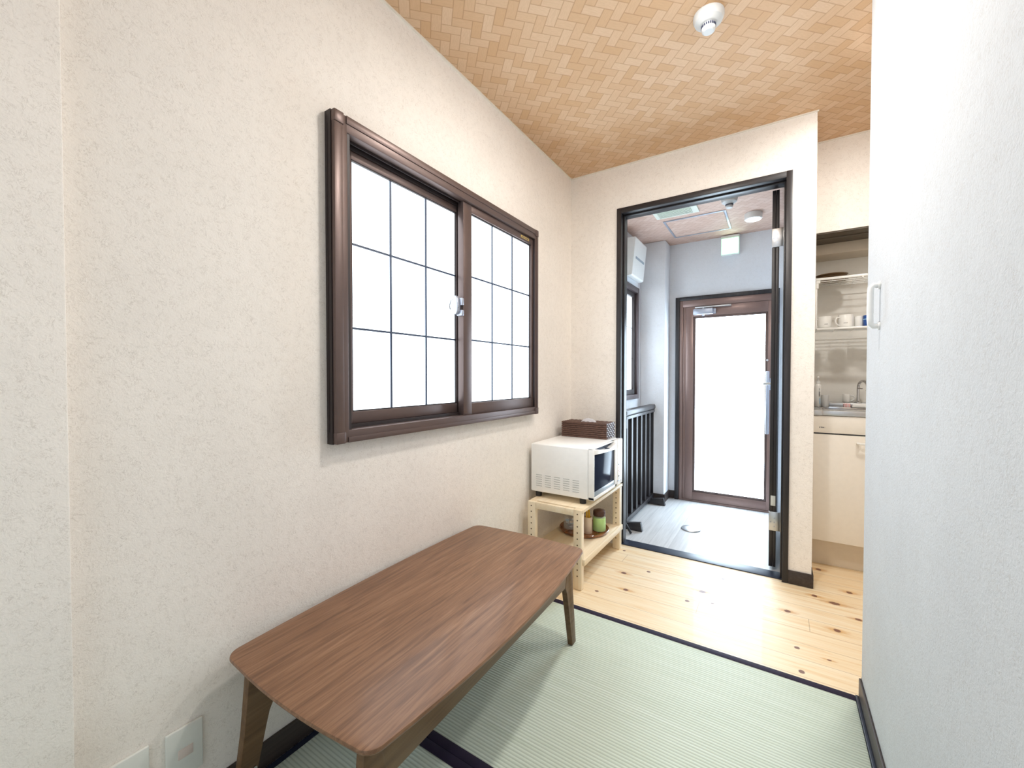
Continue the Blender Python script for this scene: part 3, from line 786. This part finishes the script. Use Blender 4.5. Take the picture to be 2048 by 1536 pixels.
MB().lathe(c, [(0, 0), (.0225, 0), (.0235, .002), (.0235, .092), (.0225, .0935), (.0205, .093), (.0205, .006), (0, .005)], 32).build('cup', M['cream'], t)
for dx, dy, a, hgt in ((.004, .004, .10, .132), (-.008, .002, -.14, .112), (.010, -.006, .16, .120), (-.004, -.008, -.02, .126)):
    MB().box(c[0]+dx-.0045, c[0]+dx+.0045, c[1]+dy-.002, c[1]+dy+.002, c[2]+.006, c[2]+hgt, .001).build('stick', M['yellow'], t)
c = (.1280, 2.232, jz)
t = thing('glass_jar', 'clear glass jar of small packets behind the front post of the rack', 'jar', c)
MB().lathe(c, [(0, 0), (.034, 0), (.037, .003), (.037, .066), (.035, .070), (.0335, .069), (.0352, .065), (.0352, .005), (0, .004)], 36).build('glass_body', M['glass'], t)
for i in range(9):
    a = i*2.4; r = .008+.0017*i
    x, y = c[0]+r*math.cos(a), c[1]+r*math.sin(a); z = c[2]+.006+.0055*i
    MB().box(x-.009, x+.009, y-.005, y+.005, z, z+.011, .002).build('packet', (M['tissue'], M['cream'], M['ink'], M['pale_blue'])[i % 4], t)

# ------------------------------------------------------------------ kitchen
KX0, KX1, KF = 1.3135, 2.50, 2.80
t = thing('base_cabinet', 'ivory kitchen base cabinet under the steel worktop', 'cabinet', (1.9, 3.0, 0))
MB().box(KX0, KX1, KF+.018, KB-.002, .155, .838, .001).build('body', M['ivory'], t)
MB().box(KX0, KX1, KF+.080, KF+.098, -.001, .156).build('toe_kick', M['toe'], t)
d = MB().box(KX0+.001, KX1-.001, KF, KF+.017, .7440, .8365, .0015).build('drawer_front', M['ivory'], t)
b = MB()
for x, w_, h_ in ((1.3465, .0032, .0052), (1.3525, .0012, .0062), (1.3555, .0034, .0060), (1.3605, .0030, .0056), (1.3645, .0034, .0050), (1.3710, .0012, .0040)):
    b.box(x, x+w_, KF-.0005, KF+.0003, .7705, .7705+h_)
b.build('lettering', M['ink'], d)
MB().box(KX0, KX1, KF+.012, KF+.018, .736, .745).build('shadow_gap', M['ink'], t)
d = MB().box(KX0+.001, 1.690, KF, KF+.017, .1555, .7360, .0015).build('door', M['ivory'], t)
MB().tube([(1.509, KF+.001, .6985), (1.510, KF-.026, .7000), (1.516, KF-.031, .7000), (1.56, KF-.033, .6995), (1.612, KF-.031, .7000), (1.618, KF-.026, .7000), (1.619, KF+.001, .6985)], .0062, 10).build('handle', M['white_gloss'], d)
d = MB().box(1.692, KX1-.001, KF, KF+.017, .1555, .7360, .0015).build('door', M['ivory'], t)

t = thing('sink_counter', 'stainless steel worktop with a recessed sink in the kitchen niche', 'worktop', (1.9, 3.0, .84))
cz = .8665
w = MB()
bx = (1.362, 1.655, 2.895, 3.128)
w.box(KX0, bx[0], KF-.006, KB-.001, .8385, cz, .003); w.box(bx[1], KX1, KF-.006, KB-.001, .8385, cz, .003)
w.box(bx[0]-.001, bx[1]+.001, KF-.006, bx[2], .8385, cz, .003); w.box(bx[0]-.001, bx[1]+.001, bx[3], KB-.001, .8385, cz, .003)
w.build('worktop', M['steel'], t)
w = MB()
w.box(bx[0], bx[1], bx[2], bx[3], .8390, .8410)
for (a, b2, c2, d2) in ((bx[0]-.006, bx[0]+.002, bx[2]-.006, bx[3]+.006), (bx[1]-.002, bx[1]+.006, bx[2]-.006, bx[3]+.006), (bx[0], bx[1], bx[2]-.006, bx[2]+.002), (bx[0], bx[1], bx[3]-.002, bx[3]+.006)):
    w.box(a, b2, c2, d2, .8400, cz+.0022, .001)
w.build('basin', M['chrome'], t)
MB().box(KX0, KX1, 3.150, KB-.0012, cz-.002, .8915, .003).build('rear_ledge', M['steel'], t)

c = (1.5600, 3.208, .8915)
t = thing('faucet', 'chrome gooseneck faucet rising from the ledge behind the sink', 'faucet', c)
MB().lathe(c, [(0, 0), (.020, 0), (.020, .005), (.012, .009), (.010, .012), (0, .012)], 28).build('base', M['chrome'], t)
path = [(c[0], c[1], c[2]+.008), (c[0], c[1], c[2]+.095)]
for i in range(1, 13):
    a = PI*i/12*.97
    path.append((c[0]+.017-.017*math.cos(a), c[1]-.034+.034*math.cos(a), c[2]+.095+.036*math.sin(a)))
path.append((c[0]+.034, c[1]-.068, c[2]+.080))
MB().tube(path, .0072, 14).build('spout', M['chrome'], t)
MB().cyl(path[-1], (path[-1][0], path[-1][1], c[2]+.074), .0090, n=16, b=.001).build('nozzle', M['chrome'], t)
MB().cyl((c[0]-.004, c[1]-.004, c[2]+.088), (c[0]+.016, c[1]-.024, c[2]+.086), .0042, n=12).build('lever', M['chrome'], t)

c = (1.3560, 3.160, cz+.025)
t = thing('soap_bottle', 'white pump bottle with dark lettering standing left of the sink', 'bottle', (1.3560, 3.145, cz))
c = (1.3600, 3.1200, cz)
MB().lathe(c, [(0, 0), (.0165, 0), (.0180, .003), (.0180, .118), (.0150, .132), (.0090, .138), (.0090, .142), (0, .142)], 32).build('body', M['white_gloss'], t)
MB().lathe(c, [(0, .141), (.0105, .141), (.0105, .155), (.0040, .158), (.0040, .178), (0, .179)], 24).build('pump', M['white_plastic'], t)
MB().box(c[0]-.004, c[0]+.004, c[1]-.024, c[1]+.004, cz+.1745, cz+.1825, .002).build('spout', M['white_plastic'], t)
b = MB()
for i, (z, w_) in enumerate(((.105, .004), (.093, .003), (.085, .006), (.078, .005), (.071, .006), (.064, .005))):
    b.box(c[0]+.0035, c[0]+.0035+w_, c[1]-.0192, c[1]-.0165, cz+z, cz+z+.0045)
b.build('lettering', M['ink'], t)
MB().box(c[0]+.0060, c[0]+.0105, c[1]-.0175, c[1]-.0140, cz+.016, cz+.052, .001).build('stripe', M['pale_blue'], t)
c = (1.3950, 3.1050, cz)
t = thing('tumbler', 'clear white tumbler beside the soap bottle on the worktop', 'cup', c)
MB().lathe(c, [(0, 0), (.0150, 0), (.0165, .003), (.0190, .072), (.0178, .072), (.0155, .006), (0, .005)], 28).build('body', M['white_plastic'], t)
def mug(c, r, h, ang, label, grp, pr=True, name='mug'):
    t = thing(name, label, 'mug', c, 0, grp)
    MB().lathe(c, [(0, 0), (r*.86, 0), (r*.97, .003), (r, .008), (r, h-.002), (r-.001, h), (r-.003, h-.001), (r-.0035, .008), (0, .006)], 40).build('body', M['white_gloss'], t)
    d = Vector((math.cos(ang), math.sin(ang), 0)); b0 = Vector(c)
    MB().tube([b0+d*(r-.002)+Vector((0, 0, h*.82)), b0+d*(r+.013)+Vector((0, 0, h*.80)), b0+d*(r+.021)+Vector((0, 0, h*.60)), b0+d*(r+.019)+Vector((0, 0, h*.35)), b0+d*(r+.009)+Vector((0, 0, h*.20)), b0+d*(r-.002)+Vector((0, 0, h*.18))], .0042, 10).build('handle', M['white_gloss'], t)
    if pr:
        b = MB()
        for i in range(6):
            a = -PI/2-.20+.085*i+pr
            x, y = c[0]+(r+.0001)*math.cos(a), c[1]+(r+.0001)*math.sin(a)
            n0 = len(b.bm.verts)
            b.box(-.0012, .0012, -.0003, .0003, 0, .0035+.0015*(i % 2)); b.bm.verts.ensure_lookup_table()
            bmesh.ops.transform(b.bm, matrix=Matrix.Translation((x, y, c[2]+h*.30)) @ Matrix.Rotation(a+PI/2, 4, 'Z'), verts=b.bm.verts[n0:])
        b.build('lettering', plain('mug_print', (.32, .31, .29), .5), t)
    return t
mug((1.5090, 3.232, .8915), .0185, .051, 0.2, 'white cup on the ledge left of the chrome faucet', 'white cups in the kitchen', 0)
t = thing('sponge_pack', 'pink and white striped sponge pack on the sink rim below the cup', 'sponge', (1.498, 3.11, cz))
MB().box(1.4840, 1.5160, 3.128, 3.147, cz, cz+.022, .003).build('body', M['pack'], t)
b = MB()
for i in range(4): b.box(1.4870+i*.0068, 1.4895+i*.0068, 3.1272, 3.1290, cz+.002, cz+.020)
b.build('stripe', M['tissue'], t)
t = thing('draining_tray', 'white tray in front of the faucet at the sink edge', 'tray', (1.56, 3.1, cz))
MB().prism([(1.5180, cz+.0022), (1.6300, cz+.0022), (1.6300, cz+.017), (1.60, cz+.022), (1.545, cz+.024), (1.5240, cz+.020)], 'y', 3.094, 3.148, .003).build('tray_body', M['white_gloss'], t)

# rack with two tiers
t = thing('dish_rack', 'white two-tier wire dish shelf hung in the kitchen niche', 'shelf', (1.55, 3.1, 1.32))
MB().box(1.3350, 1.98, 2.994, 3.006, 1.6065, 1.6205, .003).build('upper_front_bar', M['white_gloss'], t)
MB().box(1.3350, 1.98, 2.994, 3.012, 1.3190, 1.3310, .003).build('lower_front_bar', M['white_gloss'], t)
u = MB()
for y in (3.05, 3.10, 3.155, 3.205): u.cyl((1.338, y, 1.6080), (1.98, y, 1.6080), .0026, n=8)
for i in range(12): u.cyl((1.36+i*.055, 3.0, 1.6105), (1.36+i*.055, 3.22, 1.6105), .0014, n=6)
u.build('upper_wires', M['white_gloss'], t)
u = MB()
for i in range(10): u.cyl((1.336, 3.018+i*.0235, 1.3278), (1.98, 3.018+i*.0235, 1.3278), .0019, n=8)
for i in range(8): u.cyl((1.35+i*.085, 3.0, 1.3245), (1.35+i*.085, 3.235, 1.3245), .0019, n=8)
u.build('lower_wires', M['white_gloss'], t)
b = MB().box(1.3350, 1.3490, 2.990, 3.008, 1.560, 1.606, .002).box(1.3350, 1.3560, 2.988, 3.010, 1.588, 1.606, .003).box(1.3350, 1.3430, 2.994, 3.006, 1.320, 1.562, .001)
b.build('side_post', M['white_gloss'], t)
MB().cyl((1.5460, 2.992, 1.6040), (1.5460, 3.006, 1.6040), .0042, n=12).build('clip', M['white_gloss'], t)
for z in (1.595, 1.320): MB().box(1.3135, 1.3360, 3.05, 3.24, z, z+.016, .001).build('wall_bracket', M['white_gloss'], t)
for i, (r, z) in enumerate(((.080, 0), (.080, .0145), (.079, .029))):
    lab = ('round brown plate at the bottom of the stack on the wire shelf', 'round brown plate in the middle of the stack on the wire shelf', 'round brown plate on top of the stack on the wire shelf')[i]
    c = (1.417, 3.115, 1.6122+z)
    o = MB().lathe(c, [(0, 0), (r*.6, 0), (r*.95, .008), (r, .0115), (r*.97, .0118), (r*.6, .0035), (0, .0035)], 48).build('plate', M['tray_dark'], None, c)
    tag(o, lab, 'plate', 'brown plates stacked on the wire shelf')
g = 'white cups in the kitchen'
mug((1.3815, 3.048, 1.3312), .0335, .068, PI*1.02, 'white mug at the left end of the wire shelf, beside the wall', g, .15)
mug((1.4800, 3.050, 1.3312), .0360, .072, PI*1.16, 'largest white mug, second from the wall on the wire shelf', g, -.15)
mug((1.5410, 3.080, 1.3312), .0205, .063, PI*.5, 'narrow white cup between the big mug and the blue cup', g, 0)
c = (1.5860, 3.055, 1.3312)
t = thing('blue_cup', 'dark blue patterned cup at the right end of the wire shelf', 'cup', c)
MB().lathe(c, [(0, 0), (.0270, 0), (.0290, .004), (.0290, .062), (.0270, .0635), (.0262, .062), (.0262, .006), (0, .005)], 32).build('body', M['blue'], t)
MB().lathe(c, [(.02905, .038), (.0294, .0385), (.0294, .043), (.02905, .0435)], 32).build('band', M['pale_blue'], t)
t = thing('niche_shade_panel', 'dark brown panel added for the shade under the ceiling of the kitchen niche', 'shade_panel', (1.9, 2.98, 1.838))  # dark sheet added so the niche underside reads as shaded
MB().box(1.3125, KX1, 2.872, 3.098, 1.8365, 1.8448, .002).build('panel', plain('niche_shade_dark', (.085, .065, .042), .45), t)
MB().box(1.3125, KX1, 2.9600, 2.968, 1.8300, 1.8370, .001).build('edge_bar', plain('niche_shade_edge', (.12, .095, .065), .45), t)
t = thing('light_housing', 'beige box fitted under the ceiling of the kitchen niche', 'housing', (1.9, 3.19, 1.775))
MB().box(1.3125, KX1, 3.10, KB-.001, 1.776, 1.8445, .004).build('housing_body', M['housing'], t)

# ------------------------------------------------------------------ camera, light, view
cam = bpy.data.cameras.new('camera'); co_ = bpy.data.objects.new('camera', cam); C.objects.link(co_)
cam.sensor_width = 36; cam.sensor_fit = 'HORIZONTAL'; cam.lens = 827.53/2048*36; cam.clip_start = .01
co_.location = (1.157, 0, 1.05)
co_.rotation_euler = (math.radians(90-1.0529), math.radians(0.0), math.radians(32.7709))
sc.camera = co_

wd = bpy.data.worlds.new('world'); sc.world = wd; wd.use_nodes = True
wd.node_tree.nodes['Background'].inputs[0].default_value = (.86, .93, 1.0, 1)
wd.node_tree.nodes['Background'].inputs[1].default_value = .9

sc.cycles.use_denoising = True
sc.cycles.max_bounces = 10; sc.cycles.diffuse_bounces = 6; sc.cycles.glossy_bounces = 4; sc.cycles.transmission_bounces = 8
sc.cycles.sample_clamp_indirect = 8
sc.cycles.caustics_reflective = False; sc.cycles.caustics_refractive = False
sc.view_settings.view_transform = 'Standard'; sc.view_settings.look = 'None'
sc.view_settings.exposure = 0.32; sc.view_settings.gamma = 1.0; sc.view_settings.use_curve_mapping = False
